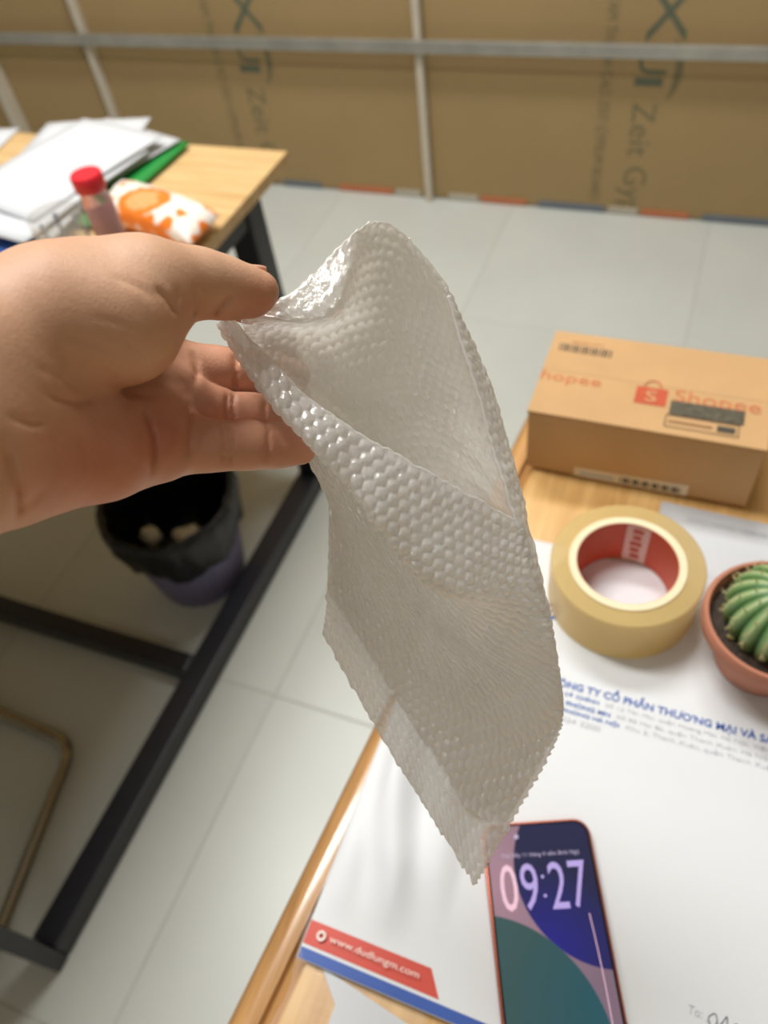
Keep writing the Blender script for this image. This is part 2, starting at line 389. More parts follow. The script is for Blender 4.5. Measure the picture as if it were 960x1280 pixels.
# ------------------------------------------------------------------ left work table
TZ = .735
tb = thing('work_table', 'plywood-topped work table on a black metal frame, left background', 'table', (-1.4, .52, 0))
nbox('tabletop', (-2.1, -.10, TZ-.022), (-.688, 1.152, TZ), M['ply'], tb, bev=.0015)
for lx in (-.725, -2.02):
    for ly in (1.03, -.03):
        hw = .025 if ly > 0 else .013
        nbox('leg', (lx-.025, ly-hw, 0), (lx+.025, ly+hw, TZ-.0225), M['black_metal'], tb, bev=.004)
    nbox('floor_bar', (lx-.025, -.0165, .002), (lx+.025, 1.0045, .052), M['black_metal'], tb, bev=.004)
    nbox('apron', (lx-.02, -.0165, TZ-.062), (lx+.02, 1.0045, TZ-.0225), M['black_metal'], tb, bev=.003)
nbox('cross_bar', (-1.9945, .468, .002), (-.7505, .508, .05), M['black_metal'], tb, bev=.004)
nbox('rear_rail', (-1.9945, 1.01, TZ-.062), (-.7505, 1.05, TZ-.0225), M['black_metal'], tb, bev=.003)
ntube('brace', [(-.725, .80, TZ-.05), (-.725, 1.012, .50)], .008, M['black_metal'], tb)

# papers on it
def sheet_obj(name, c, w, h, rz, z, mat, thick=.0015, wav=.0, parent=None, nx=10, ny=12):
    xs, ys = np.linspace(-w/2, w/2, nx), np.linspace(-h/2, h/2, ny); X, Y = np.meshgrid(xs, ys)
    ph = random.random()*6
    Z = wav*(np.sin(X*26+ph)*np.sin(Y*19+ph*1.7)*.5+.5)
    ca, sa = math.cos(rz), math.sin(rz)
    top = np.stack([c[0]+X*ca-Y*sa, c[1]+X*sa+Y*ca, z+thick+Z], -1); bot = top.copy(); bot[..., 2] -= thick
    return slab_grid(name, top, bot, mat, parent)
def slab_grid(name, top, bot, mat, parent=None, smooth=True):
    ny, nx = top.shape[:2]; idx = np.arange(ny*nx).reshape(ny, nx); n = ny*nx
    q = lambda I: np.stack([I[:-1, :-1], I[:-1, 1:], I[1:, 1:], I[1:, :-1]], -1).reshape(-1, 4)
    Q = [q(idx), q(idx)[:, ::-1]+n]
    for e in (idx[0, :], idx[:, -1], idx[-1, ::-1], idx[::-1, 0]):
        Q.append(np.stack([e[:-1], e[:-1]+n, e[1:]+n, e[1:]], -1))
    return np_obj(name, np.concatenate([top.reshape(-1, 3), bot.reshape(-1, 3)]), np.concatenate(Q), mat, parent, smooth)
z = TZ+.0005
o = sheet_obj('document_folder', (-1.055, .915), .22, .30, .06, z, M['blue_folder'], .006)
tag(o, 'blue plastic folder at the left, peeking out below the paper pile', 'folder')
o = sheet_obj('document_folder', (-1.0, 1.005), .235, .28, -.05, z+.0065, M['green'], .004)
tag(o, 'green document folder under the white papers on the plywood table', 'folder')
o = sheet_obj('paper_sheet', (-1.36, 1.0), .21, .297, .2, z, M['paper2'], .001, .002)
tag(o, 'white sheet lying apart from the pile, far left of the plywood table', 'paper')
z += .0112; labels = ['white sheet lowest in the paper pile on the green folder', 'white sheet second from the bottom of the paper pile',
    'white sheet in the middle of the paper pile', 'third white sheet from the top of the paper pile', 'white sheet just under the top one of the paper pile', 'white sheet lying on top of the paper pile on the plywood table']
for k, (cx, cy, rz) in enumerate(((-1.075, .985, .05), (-1.03, 1.02, -.30), (-1.045, .93, .16), (-1.05, 1.02, .22), (-1.03, .93, -.14), (-1.035, .985, -.22))):
    o = sheet_obj('paper_sheet', (cx, cy), .21, .297, rz, z, M['paper2'], .001, .003); z += .0045
    tag(o, labels[k], 'paper', 'papers piled on the work table')

# bottle, glass cup, snack packet
bt = thing('spice_bottle', 'small clear bottle of pink powder with a red cap, on the plywood table', 'bottle', (-.775, .772, TZ))
c = (-.775, .772, TZ+.0005)
nlathe('bottle_body', [(0, 0), (.019, 0), (.021, .003), (.021, .112), (.0185, .12), (.0185, .128), (0, .128)], c, M['bottle'], bt, 32)
nlathe('contents', [(0, .003), (.0195, .003), (.0195, .098), (0, .1)], c, M['powder'], bt, 32)
nlathe('bottle_cap', [(0, .1285), (.0205, .1285), (.0215, .130), (.0215, .148), (.020, .150), (0, .150)], c, M['cap_red'], bt, 32)
gc = thing('glass_cup', 'clear glass cup with blue-grey printed marks beside the red-capped bottle', 'cup', (-.838, .748, TZ))
c = (-.838, .748, TZ+.0005)
nlathe('cup_wall', [(0, 0), (.029, 0), (.031, .002), (.039, .099), (.0385, .1), (.0370, .1), (.0292, .008), (0, .007)], c, M['glass'], gc, 40)
for k in range(9):
    bm = bmesh.new(); a = k*.7+.2; lathe(bm, [(.0331, .035+.01*(k % 3)), (.0372, .078+.005*(k % 2))], c, 4, a, a+.16); fin('printed_mark', bm, M['marks'], gc)
def snack_mat():
    q = N('snack_wrapper'); tc = q.n('ShaderNodeTexCoord'); sp = q.n('ShaderNodeSeparateXYZ'); q.l(tc.outputs['Object'], sp.inputs[0])
    mp = q.n('ShaderNodeMapping'); mp.inputs['Scale'].default_value = (1, 1.25, 0); mp.inputs['Location'].default_value = (.004, .012, 0); q.l(tc.outputs['Object'], mp.inputs[0])
    ln = q.n('ShaderNodeVectorMath', operation='LENGTH'); q.l(mp.outputs[0], ln.inputs[0])
    W_, O_, O2 = srgb(246, 236, 224), srgb(238, 128, 40), srgb(234, 168, 110)
    r = q.ramp(ln.outputs['Value'], [(0, O2), (.028, O2), (.032, O_), (.044, O_), (.047, W_)])
    nz = q.ramp(q.noise(24, q.coords(), 1), [(.56, W_), (.6, O_)])
    mx = q.n('ShaderNodeMix', data_type='RGBA', blend_type='DARKEN'); mx.inputs[0].default_value = 1; q.l(r, mx.inputs[6]); q.l(nz, mx.inputs[7])
    q.l(mx.outputs[2], q.b.inputs['Base Color']); q.b.inputs['Roughness'].default_value = .3; return q.m
M['snack'] = snack_mat()
cw = [W(150, 222, TZ+.03), W(272, 262, TZ+.03), W(236, 300, TZ+.03), W(118, 262, TZ+.03)]
U, V = np.meshgrid(np.linspace(0, 1, 28), np.linspace(0, 1, 24)); U_, V_ = U[..., None], V[..., None]
base = cw[0]*(1-U_)*(1-V_)+cw[1]*U_*(1-V_)+cw[2]*U_*V_+cw[3]*(1-U_)*V_
bul = ((1-np.abs(2*U-1)**3.5)*(1-np.abs(2*V-1)**3.5))**.5; wr = .002*np.sin(U*40+V*9)*np.sin(V*33)*bul
top = base.copy(); bot = base.copy(); top[..., 2] = TZ+.022+.026*bul+wr; bot[..., 2] = TZ+.02-.019*bul
o = slab_grid('snack_packet', top, bot, M['snack']); tag(o, 'puffed white and orange snack packet near the table edge', 'packet')

# ------------------------------------------------------------------ bin and chair under the table
bc = (-.862, .715, .0005)
bn = thing('waste_bin', 'lavender ribbed waste bin lined with a black bag, under the table', 'bin', bc)
prof = []
bm = bmesh.new(); nb = 96
rings = []
for z_, r_ in ((0, .088), (.004, .092), (.20, .122), (.245, .130), (.245, .126), (.20, .118), (.01, .088)):
    ring = []
    for i in range(nb):
        a = 2*math.pi*i/nb; rr = r_ + (.0022 if (i % 4 < 2 and .002 < z_ < .21 and r_ != .118 and r_ != .088) else 0)
        ring.append(bm.verts.new((bc[0]+rr*math.cos(a), bc[1]+rr*math.sin(a), bc[2]+z_)))
    rings.append(ring)
for A, B in zip(rings, rings[1:]):
    for i in range(nb): bm.faces.new((A[i], A[(i+1) % nb], B[(i+1) % nb], B[i]))
bm.faces.new(rings[0][::-1]); bm.faces.new(rings[-1])
fin('bin_body', bm, M['lavender'], bn, smooth=.5)
bm = bmesh.new(); rings = []
for z_, r_ in ((.155, .1255), (.18, .130), (.235, .1385), (.258, .137), (.266, .131), (.255, .122), (.20, .112), (.10, .098), (.05, .08), (.045, 0.01)):
    ring = []
    for i in range(nb):
        a = 2*math.pi*i/nb; wv = .004*math.sin(a*7+z_*60)+.0025*math.sin(a*17+1)+.0025*math.sin(a*29+z_*20)
        dz = (.012*math.sin(a*3+.6)+.006*math.sin(a*8)) if z_ == .155 else 0
        rr = r_ + (wv*.6 if r_ > .05 else 0) + (.003 if .15 < z_ < .25 and r_ > .123 else 0)
        ring.append(bm.verts.new((bc[0]+rr*math.cos(a), bc[1]+rr*math.sin(a), bc[2]+z_+dz)))
    rings.append(ring)
for A, B in zip(rings, rings[1:]):
    for i in range(nb): bm.faces.new((A[i], A[(i+1) % nb], B[(i+1) % nb], B[i]))
bm.faces.new(rings[-1]); fin('bin_liner', bm, M['plastic_black'], bn, smooth=True)
def lump(name, c, s, mat, seed, parent=None):
    r = random.Random(seed); bm = bmesh.new(); bmesh.ops.create_icosphere(bm, subdivisions=3, radius=1)
    ph = [r.random()*6 for _ in range(6)]
    for v in bm.verts:
        k = 1+.16*math.sin(v.co.x*4+ph[0])*math.sin(v.co.y*5+ph[1])+.12*math.sin(v.co.z*6+ph[2])*math.sin(v.co.x*7+ph[3])
        v.co = Vector((c[0]+v.co.x*k*s[0], c[1]+v.co.y*k*s[1], c[2]+v.co.z*k*s[2]))
    return fin(name, bm, mat, parent, smooth=True)
o = lump('crumpled_tissue', (-.835, .70, .15), (.034, .03, .026), M['tissue'], 1); tag(o, 'larger crumpled tissue inside the lined waste bin', 'tissue')
o = lump('crumpled_tissue', (-.915, .68, .155), (.022, .02, .024), M['tissue'], 2); tag(o, 'smaller pale wad of tissue at the left inside the waste bin', 'tissue')

ch = thing('sled_chair', 'chrome sled-base chair leg frame on the floor at the left edge', 'chair', (-1.12, .1, 0))
r_ = .0115
ntube('sled_frame', round_path([(-1.37, -.16, .44), (-1.44, -.16, r_), (-1.34, .30, r_), (-.905, .283, r_), (-.80, -.16, r_), (-.87, -.16, .44)], .045, 8), r_, M['chrome'], ch, 14)
nbox('seat', (-1.38, -.18, .4405), (-.86, .24, .485), M['seat_fabric'], ch, bev=.015, seg=3)
ntube('back_post', [(-1.34, -.195, .45), (-1.34, -.25, .85)], .011, M['chrome'], ch); ntube('back_post', [(-.9, -.195, .45), (-.9, -.25, .85)], .011, M['chrome'], ch)
nbox('backrest', (-1.36, -.262, .62), (-.88, -.236, .88), M['seat_fabric'], ch, bev=.01, seg=3)

# ------------------------------------------------------------------ front desk
DZ = .755; DR = math.radians(-4.7)
def dsk(x, y): # desk local (x from its left edge, y along it) to world
    ca, sa = math.cos(DR), math.sin(DR); return (-.184+x*ca-y*sa, .0+x*sa+y*ca)
dk = thing('desk', 'honey-coloured wooden desk with a thick rounded edge', 'desk', (*dsk(.5, .1), 0))
def desk_slab(name, prof, y0, y1, mat, n=2):
    bm = bmesh.new(); rr = [[bm.verts.new((*dsk(x, y), z)) for x, z in prof] for y in np.linspace(y0, y1, n)]
    for A, B in zip(rr, rr[1:]):
        for i in range(len(prof)): bm.faces.new((A[i], A[(i+1) % len(prof)], B[(i+1) % len(prof)], B[i]))
    bm.faces.new(rr[0][::-1]); bm.faces.new(rr[-1]); return fin(name, bm, mat, dk, smooth=.6)
prof = [(.034, DZ-.0015), (.0355, DZ), (1.15, DZ), (1.15, DZ-.032), (.034, DZ-.032)]
desk_slab('desktop', prof, -.6, .70, M['desk_wood'])
hr = .0165
edge = [(.0225, DZ-.0006)] + [(hr+hr*math.cos(t), DZ-hr+hr*math.sin(t)) for t in np.linspace(math.pi*.42, 3*math.pi/2, 17)] + [(.0335, DZ-2*hr), (.0335, DZ-.009), (.0245, DZ-.006)]
desk_slab('rounded_edge', edge, -.6, .70, M['desk_edge'])
for (x, y) in ((.08, -.53), (.08, .60), (1.08, -.53), (1.08, .60)):
    cx, cy = dsk(x, y); nbox('leg', (cx-.025, cy-.025, 0), (cx+.025, cy+.025, DZ-.0325), M['desk_leg'], dk, bev=.004, rz=DR)

# loose paper behind the tape, then the big envelope
o = sheet_obj('paper_sheet', (.135, .40), .235, .215, -.02, DZ+.0004, M['paper2'], .0008, .001)
tag(o, 'white sheet with faint print lying in front of the cardboard box', 'paper')
lettering('faint_print', 'GIAO HANG NHANH', (.045, .492, DZ+.0021), (1, -.02, 0), (.02, 1, 0), .07, .006, M['grey_ink'], o)
EX0, EX1, EY0, EY1 = -.152, .215, .046, .432
en = thing('envelope', 'large white envelope printed with blue company letterhead and a red-blue stripe', 'envelope', ((EX0+EX1)/2, (EY0+EY1)/2, DZ+.002))
def env_z(x, y):                                       # the filled envelope is gently uneven at its left side
    f = np.clip((-.062-x)/.04, 0, 1)*np.clip((x-EX0)/.02, 0, 1)*np.clip((y-EY0-.03)/.05, 0, 1)*np.clip((EY1-y)/.04, 0, 1)
    return DZ+.0042 + f*(.0085+.0052*np.sin((x+.30*y)*150)+.0018*np.sin((x-.4*y)*90+1))
X, Y = np.meshgrid(np.linspace(EX0, EX1, 120), np.linspace(EY0, EY1, 60))
top = np.stack([X, Y, env_z(X, Y)], -1); bot = top.copy(); bot[..., 2] = DZ+.0024
slab_grid('envelope_body', top, bot, M['paper'], en)
def eprint(s, x, y, w, h, mat, name='letterhead', z=.0002, bold=0.): lettering(name, s, (x, y, DZ+.0043+z), (1, 0, 0), (0, 1, 0), w, h, mat, en, bold=bold)
eprint("CÔNG TY CỔ PHẦN THƯO'NG MẠI VÀ SẢN XUẤT", -.037, .2915, .200, .0115, M['blue_ink'], bold=.025)
eprint('TRỤ SỞ CHÍNH', -.037, .2855, .040, .0052, M['blue_ink'], bold=.02); eprint('Số 12 Tân Mai, quận Hoàng Mai, Hà Nội, Việt Nam, khu 3', .008, .2855, .15, .0052, M['grey_ink'])
eprint('VĂN PHÒNG MN', -.037, .2785, .050, .0052, M['blue_ink'], bold=.02); eprint('Số 85 Hai Bà, quận Thanh Xuân, Hà Nội, Việt Nam', .018, .2785, .14, .0052, M['grey_ink'])
eprint('VĂN PHÒNG HÀ NỘI', -.037, .2715, .058, .0052, M['blue_ink'], bold=.02); eprint('Khu 2, Thanh Xuân, quận Thanh Xuân, Hà Nội', .026, .2715, .13, .0052, M['grey_ink'])
eprint('Tel: 024 3200', -.037, .2645, .045, .0045, M['grey_ink'])
nlathe('round_logo', [(0, 0), (.008, 0), (.008, .0002), (0, .0002)], (-.053, .359, DZ+.0044), M['blue_ink'], en, 24)
nlathe('logo_centre', [(.002, 0), (.0045, 0), (.0045, .0002), (.002, .0002)], (-.053, .359, DZ+.0047), M['white_print'], en, 24)
eprint('To:', .0925, .101, .0085, .005, M['grey_ink']); eprint('..........', .103, .1005, .05, .0008, M['grey_ink'])
pts = [(.106, .099), (.104, .103), (.108, .107), (.110, .103), (.108, .098), (.112, .102), (.115, .108), (.1155, .1), (.118, .103), (.121, .106), (.1225, .1), (.128, .102), (.136, .1)]
sm = round_path([(a, b, DZ+.0046) for a, b in pts], .002, 4); ntube('signature', sm, .0003, M['pen_ink'], en, 5)
def band(name, pts2, mat, dz):
    bm = bmesh.new(); n = 24
    (x0, ya0, yb0), (x1, ya1, yb1) = pts2
    rows = [[], []]
    for i in range(n+1):
        t = i/n
        for r, (xa, xb, yy) in enumerate(((x0, x1[0], ya0), (x0, x1[1], yb0))):
            x = xa+(xb-xa)*t; rows[r].append(bm.verts.new((x, yy, float(env_z(np.array(x), np.array(yy)))+dz)))
    for i in range(n): bm.faces.new((rows[0][i], rows[0][i+1], rows[1][i+1], rows[1][i]))
    o = fin(name, bm, mat, en); return o
band('red_stripe', ((EX0+.0005, .0555, .0705), ((-.054, -.064), 0, 0)), M['red'], .0003)
band('blue_stripe', ((EX0+.0005, .0465, .0533), ((.21, .21), 0, 0)), M['navy_blue'], .0003)
lettering('web_address', 'www.dudlungm.com', (-.134, .0603, DZ+.0062), (1, 0, 0), (0, 1, 0), .064, .0055, M['white_print'], en, .0012)
nlathe('stripe_emblem', [(.0016, 0), (.0033, 0), (.0033, .0002), (.0016, .0002)], (-.1405, .0632, DZ+.0066), M['white_print'], en, 20)
# slip and plastic sleeve under the envelope
o = slab_poly('paper_slip', [(-.134, .047), (-.03, .03), (-.03, -.06), (-.118, -.06), (-.117, .03)], DZ+.0009, DZ+.0019, M['paper2'])
tag(o, 'white slip sticking out below the striped corner of the envelope', 'paper')
X, Y = np.meshgrid(np.linspace(-.153, -.06, 40), np.linspace(-.08, .075, 50)); ph = X*60+Y*35
Z = DZ+.0005+.0003*(1+np.sin(ph)) + np.clip((-.139-X)/.014, 0, 1)*.004*(1+np.sin(Y*170+X*40)*.6)
top = np.stack([X+.003*np.sin(Y*60), Y, Z], -1); bot = top.copy(); bot[..., 2] -= .0002
o = slab_grid('plastic_sleeve', top, bot, M['film']); tag(o, 'clear crinkled plastic sleeve along the rounded desk edge', 'plastic bag')

# ------------------------------------------------------------------ phone
UPv, RTv = Vector((-.381, .924, 0)).normalized(), Vector((.924, .381, 0)).normalized()
pz = DZ+.0046; pw, pl = .0765, .158
pcx, pcy = .0475, .1765-pl/2
def ph2w(x, y, z=0): v = RTv*x + UPv*y; return Vector((v.x, v.y, pz+z))
ph = thing('phone', 'smartphone lying on the envelope, screen showing 09:27', 'phone', ph2w(pcx, pcy))
def rr_slab(name, w, h, r, z0, z1, mat, parent, bev=0):
    bm = bmesh.new(); f = bm.faces.new([bm.verts.new((x, y, 0)) for x, y in rrect(w, h, r)])
    e = bmesh.ops.extrude_face_region(bm, geom=[f]); tv = [v for v in e['geom'] if isinstance(v, bmesh.types.BMVert)]
    bmesh.ops.translate(bm, verts=tv, vec=(0, 0, z1-z0))
    if bev:
        es = [e_ for e_ in bm.edges if abs(e_.verts[0].co.z-e_.verts[1].co.z) < 1e-7]
        bmesh.ops.bevel(bm, geom=es, offset=bev, segments=3, affect='EDGES', profile=.5)
    for v in bm.verts: v.co = ph2w(pcx+v.co.x, pcy+v.co.y, z0+v.co.z)
    return fin(name, bm, mat, parent, smooth=.5)
body = rr_slab('phone_body', pw, pl, .0115, 0, .0078, M['phone_body'], ph, .0018)
rr_slab('phone_glass', pw-.0034, pl-.0034, .0102, .0079, .0084, M['phone_glass'], ph)
def screen_mat():
    q = N('lock_screen'); tc = q.n('ShaderNodeTexCoord'); 
    def dist(c):
        s = q.n('ShaderNodeVectorMath', operation='DISTANCE'); q.l(tc.outputs['Object'], s.inputs[0]); s.inputs[1].default_value = c; return s.outputs['Value']
    def step(src, r, soft):
        x = q.n('ShaderNodeMapRange'); x.inputs['From Min'].default_value = r+soft; x.inputs['From Max'].default_value = r-soft; q.l(src, x.inputs['Value']); return x.outputs[0]
    o = WL['screen_loc']
    def loc(x, y): v = ph2w(x, y) - o; return (v.x, v.y, 0)
    def mixc(f, a, b):
        mx = q.n('ShaderNodeMix', data_type='RGBA'); q.l(f, mx.inputs[0])
        for i, c in ((6, a), (7, b)):
            if isinstance(c, tuple): mx.inputs[i].default_value = c
            else: q.l(c, mx.inputs[i])
        return mx.outputs[2]
    pink = q.ramp(dist(loc(.01, .14)), [(0, srgb(226, 176, 192)), (.09, srgb(168, 138, 158))])
    navy = q.ramp(dist(loc(.045, .095)), [(.0, srgb(44, 44, 176)), (.05, srgb(40, 44, 92))])
    teal = q.ramp(dist(loc(.09, .06)), [(.0, srgb(30, 112, 128)), (.075, srgb(72, 112, 112))])
    c = mixc(step(dist(loc(.0910, .1432)), .0618, .0004), pink, navy)
    c = mixc(step(dist(loc(-.0047, .0367)), .0817, .0004), c, teal)
    q.l(c, q.b.inputs['Emission Color']); q.b.inputs['Emission Strength'].default_value = .5
    q.b.inputs['Base Color'].default_value = (.012, .012, .016, 1); q.b.inputs['Roughness'].default_value = .1; return q.m
WL['screen_loc'] = None
vv = [ph2w(pcx+x, pcy+y) for x, y in rrect(pw-.0062, pl-.0062, .009)]
lo = np.array([[v.x, v.y] for v in vv]); WL['screen_loc'] = Vector(((lo[:, 0].min()+lo[:, 0].max())/2, (lo[:, 1].min()+lo[:, 1].max())/2, pz))
M['screen'] = screen_mat(); del WL['screen_loc']
sc = rr_slab('screen', pw-.0062, pl-.0062, .009, .00842, .0085, M['screen'], ph)
def emis(name, col, s):
    q = N(name); q.b.inputs['Base Color'].default_value = (.02, .02, .02, 1); q.b.inputs['Emission Color'].default_value = col; q.b.inputs['Emission Strength'].default_value = s; return q.m
M['digit'] = emis('lit_digits_lilac', srgb(186, 164, 232), .85); M['digit_pink'] = emis('lit_digits_pink', srgb(246, 198, 214), .9); M['date'] = emis('lit_date', srgb(206, 190, 222), .7)
for s, x, w, mt in (('0', .0185, .0115, 'digit_pink'), ('9', .0325, .0115, 'digit'), ('2', .0515, .0115, 'digit'), ('7', .0655, .0115, 'digit')):
    lettering('clock_digit', s, ph2w(x, .1185, .00855), RTv, UPv, w, .0295, M[mt], sc)
for y in (.127, .139): nlathe('clock_dot', [(0, 0), (.0011, 0), (.0011, .0001), (0, .0001)], ph2w(.0477, y, .00855), M['digit'], sc, 12)
lettering('date_line', 'Thứ Bảy 11 tháng 4 năm Bính Ngọ', ph2w(.0215, .1515, .00855), RTv, UPv, .0535, .0038, M['date'], sc)
nlathe('front_camera', [(0, 0), (.0016, 0), (.0016, .0001), (0, .0001)], ph2w(.0335, .166, .00855), M['date'], sc, 16)
bm = bmesh.new(); tube(bm, [ph2w(.0765-.00004*(i-9)**2*.6, .115-.006*i, .0086) for i in range(15)], .0003, 5); fin('light_arc', bm, M['digit_pink'], sc)

# ------------------------------------------------------------------ cardboard box
BX0, BX1, BY0, BY1, BH = -.114, .092, .5205, .640, .080
BZ = DZ+.0005
bx = thing('parcel_box', 'small brown cardboard parcel box with orange print at the back of the desk', 'box', ((BX0+BX1)/2, (BY0+BY1)/2, BZ))
nbox('box_body', (BX0, BY0, BZ+.0035), (BX1, BY1, BZ+BH-.003), M['card'], bx, bev=.0015)
yc = .5805
nbox('flap', (BX0-.0006, BY0-.0006, BZ+BH-.0028), (BX1+.0006, yc-.0001, BZ+BH), M['card'], bx, bev=.0003)
nbox('flap', (BX0-.0006, yc+.0001, BZ+BH-.0028), (BX1+.0006, BY1+.0006, BZ+BH), M['card'], bx, bev=.0003)
tz = BZ+BH+.0001
def tprint(s, x, y, w, h, mat): lettering('box_print', s, (x, y, tz), (1, 0, 0), (0, 1, 0), w, h, mat, bx, .0003)
def tdecal(name, x0, y0, x1, y1, mat, dz=.0003, rz=0):
    return decal(name, [(x0, y0, tz+dz), (x1, y0+rz, tz+dz), (x1, y1+rz, tz+dz), (x0, y1, tz+dz)], mat, bx)
tprint('hopee', -.1135, .562, .057, .017, M['faded_orange'])
tdecal('bag_icon', -.024, .553, .004, .576, M['orange_print'])
bm = bmesh.new(); tube(bm, [(-.010+.0075*math.cos(t), .576+.0095*math.sin(t), tz+.0004) for t in np.linspace(0, math.pi, 13)], .0006, 6); fin('bag_icon_handle', bm, M['orange_print'], bx)
lettering('bag_icon_letter', 'S', (-.015, .557, tz), (1, 0, 0), (0, 1, 0), .010, .0145, M['card'], bx, .0006)
tprint('Shopee', .010, .5575, .074, .021, M['faded_orange'])
tdecal('grey_label', .008, .545, .071, .563, M['label_grey'], .0007)
for a, b, c_, d in ((.006, .5285, .068, .5293), (.006, .5432, .068, .544), (.006, .5285, .0068, .544), (.0672, .5285, .068, .544)): tdecal('label_outline', a, b, c_, d, M['dark_ink'], .0007)
tdecal('label_text', .009, .5345, .046, .5375, M['card_dark'], .0007); tdecal('label_mark', .050, .5325, .065, .5395, M['dark_ink'], .0008)
for k in range(17):
    x = -.106+k*.0031; tdecal('barcode_bar', x, .611-.02*(x+.106)/.8, x+.0011+.0009*((k*7) % 3)/2, .622-.02*(x+.106)/.8, M['dark_ink'])
tprint('SPXVN', -.095, .6245, .03, .003, M['faded_orange'])
fy = BY0-.0004
decal('shipping_label', [(-.066, fy, BZ+.0036), (.040, fy, BZ+.0036), (.040, fy, BZ+.0185), (-.066, fy, BZ+.0155)], M['label_white'], bx)
for k in range(19):
    x = -.022+k*.003; decal('barcode_bar', [(x, fy-.0003, BZ+.006), (x+.0011+.0007*((k*5) % 3), fy-.0003, BZ+.006), (x+.0011+.0007*((k*5) % 3), fy-.0003, BZ+.0135), (x, fy-.0003, BZ+.0135)], M['dark_ink'], bx)
decal('label_text', [(-.06, fy-.0003, BZ+.007), (-.028, fy-.0003, BZ+.007), (-.028, fy-.0003, BZ+.011), (-.06, fy-.0003, BZ+.011)], M['grey_ink'], bx)

# ------------------------------------------------------------------ tape roll
tc_ = (.001, .392, DZ+.0046)
tp = thing('tape_roll', 'thick roll of clear honey-yellow packing tape with a red printed core', 'tape', tc_)
nlathe('tape_winding', [(.0468, .0005), (.0605, 0), (.0615, .001), (.0615, .049), (.0605, .05), (.0468, .0495)], tc_, M['tape_roll'], tp, 72, close=True)
nlathe('card_core', [(.0405, .0003), (.0466, .0003), (.0466, .0508), (.0405, .0508)], tc_, M['core'], tp, 72, close=True)
nlathe('core_lining', [(.0404, .001), (.0404, .0502), (.0400, .0502), (.0400, .001)], tc_, M['core_red'], tp, 72, close=True)
bm = bmesh.new(); lathe(bm, [(.0397, .0015), (.0397, .0495)], tc_, 8, 1.22, 1.72); fin('core_label', bm, M['core_white'], tp, smooth=True)
for k in range(5):
    bm = bmesh.new(); lathe(bm, [(.0394, .006+k*.0085), (.0394, .0115+k*.0085)], tc_, 4, 1.36+.03*(k % 2), 1.56+.02*(k % 3)); fin('core_print', bm, M['core_red'], tp, smooth=True)

# ------------------------------------------------------------------ cactus pot
pc = (.1145, .364, DZ+.0046)
pot = thing('cactus_pot', 'terracotta pot with a round ribbed green cactus, right edge', 'plant', pc)
nlathe('pot', [(0, 0), (.033, 0), (.0345, .0015), (.0475, .043), (.0515, .045), (.0532, .048), (.0535, .058), (.0522, .0605), (.0495, .0605), (.0485, .058), (.046, .046), (0, .044)], pc, M['terracotta'], pot, 64)
bm = bmesh.new(); lathe(bm, [(.0472, .049), (.04, .0525), (.028, .054), (.015, .0535), (0, .0535)], pc, 48)
for v in bm.verts: v.co.z += .0014*math.sin(v.co.x*900)*math.sin(v.co.y*760)
bmesh.ops.remove_doubles(bm, verts=bm.verts, dist=1e-6); fin('soil', bm, M['soil'], pot, smooth=True)
def cactus_mat():
    q = N('cactus_skin'); at = q.n('ShaderNodeAttribute', attribute_name='rib')
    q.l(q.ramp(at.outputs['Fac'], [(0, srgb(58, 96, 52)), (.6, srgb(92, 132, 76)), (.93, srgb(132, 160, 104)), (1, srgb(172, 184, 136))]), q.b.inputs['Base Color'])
    q.b.inputs['Roughness'].default_value = .5; q.bump(q.noise(500, q.coords()), .2, .001); return q.m
M['cactus'] = cactus_mat()
cc = np.array([.1145, .364, DZ+.0046+.066]); nr, na, nt = 17, 272, 60
a = np.linspace(0, 2*np.pi, na, endpoint=False); t = np.linspace(.02, np.pi*.86, nt)
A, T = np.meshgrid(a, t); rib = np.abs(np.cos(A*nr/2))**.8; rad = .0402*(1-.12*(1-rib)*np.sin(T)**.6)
dip = 1-.35*np.exp(-(T/.28)**2)
vx = np.stack([cc[0]+rad*np.sin(T)*np.cos(A), cc[1]+rad*np.sin(T)*np.sin(A), cc[2]+.034*np.cos(T)*dip], -1).reshape(-1, 3)
I = np.arange(na*nt).reshape(nt, na); J = np.roll(I, -1, 1)
Q = np.stack([I[:-1], I[1:], J[1:], J[:-1]], -1).reshape(-1, 4)
co_ = np_obj('cactus_body', vx, Q, M['cactus'], pot)
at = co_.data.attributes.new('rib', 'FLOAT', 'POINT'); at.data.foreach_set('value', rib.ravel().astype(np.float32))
bm = bmesh.new()
for k in range(nr):
    for tt in (.35, .65, .95, 1.25, 1.55):
        aa = 2*math.pi*k/nr; p = Vector(cc)+Vector((.0405*math.sin(tt)*math.cos(aa), .0405*math.sin(tt)*math.sin(aa), .0343*math.cos(tt)*(1-.35*math.exp(-(tt/.28)**2))))
        n_ = Vector((math.sin(tt)*math.cos(aa), math.sin(tt)*math.sin(aa), math.cos(tt)))
        for s in range(3):
            d = (n_ + Vector((random.uniform(-.7, .7), random.uniform(-.7, .7), random.uniform(-.5, .7)))).normalized()
            tube(bm, [p-n_*.0006, p+d*.0045], [.00035, .0001], 4)
fin('spines', bm, P('spine', srgb(206, 190, 140), .6), pot)
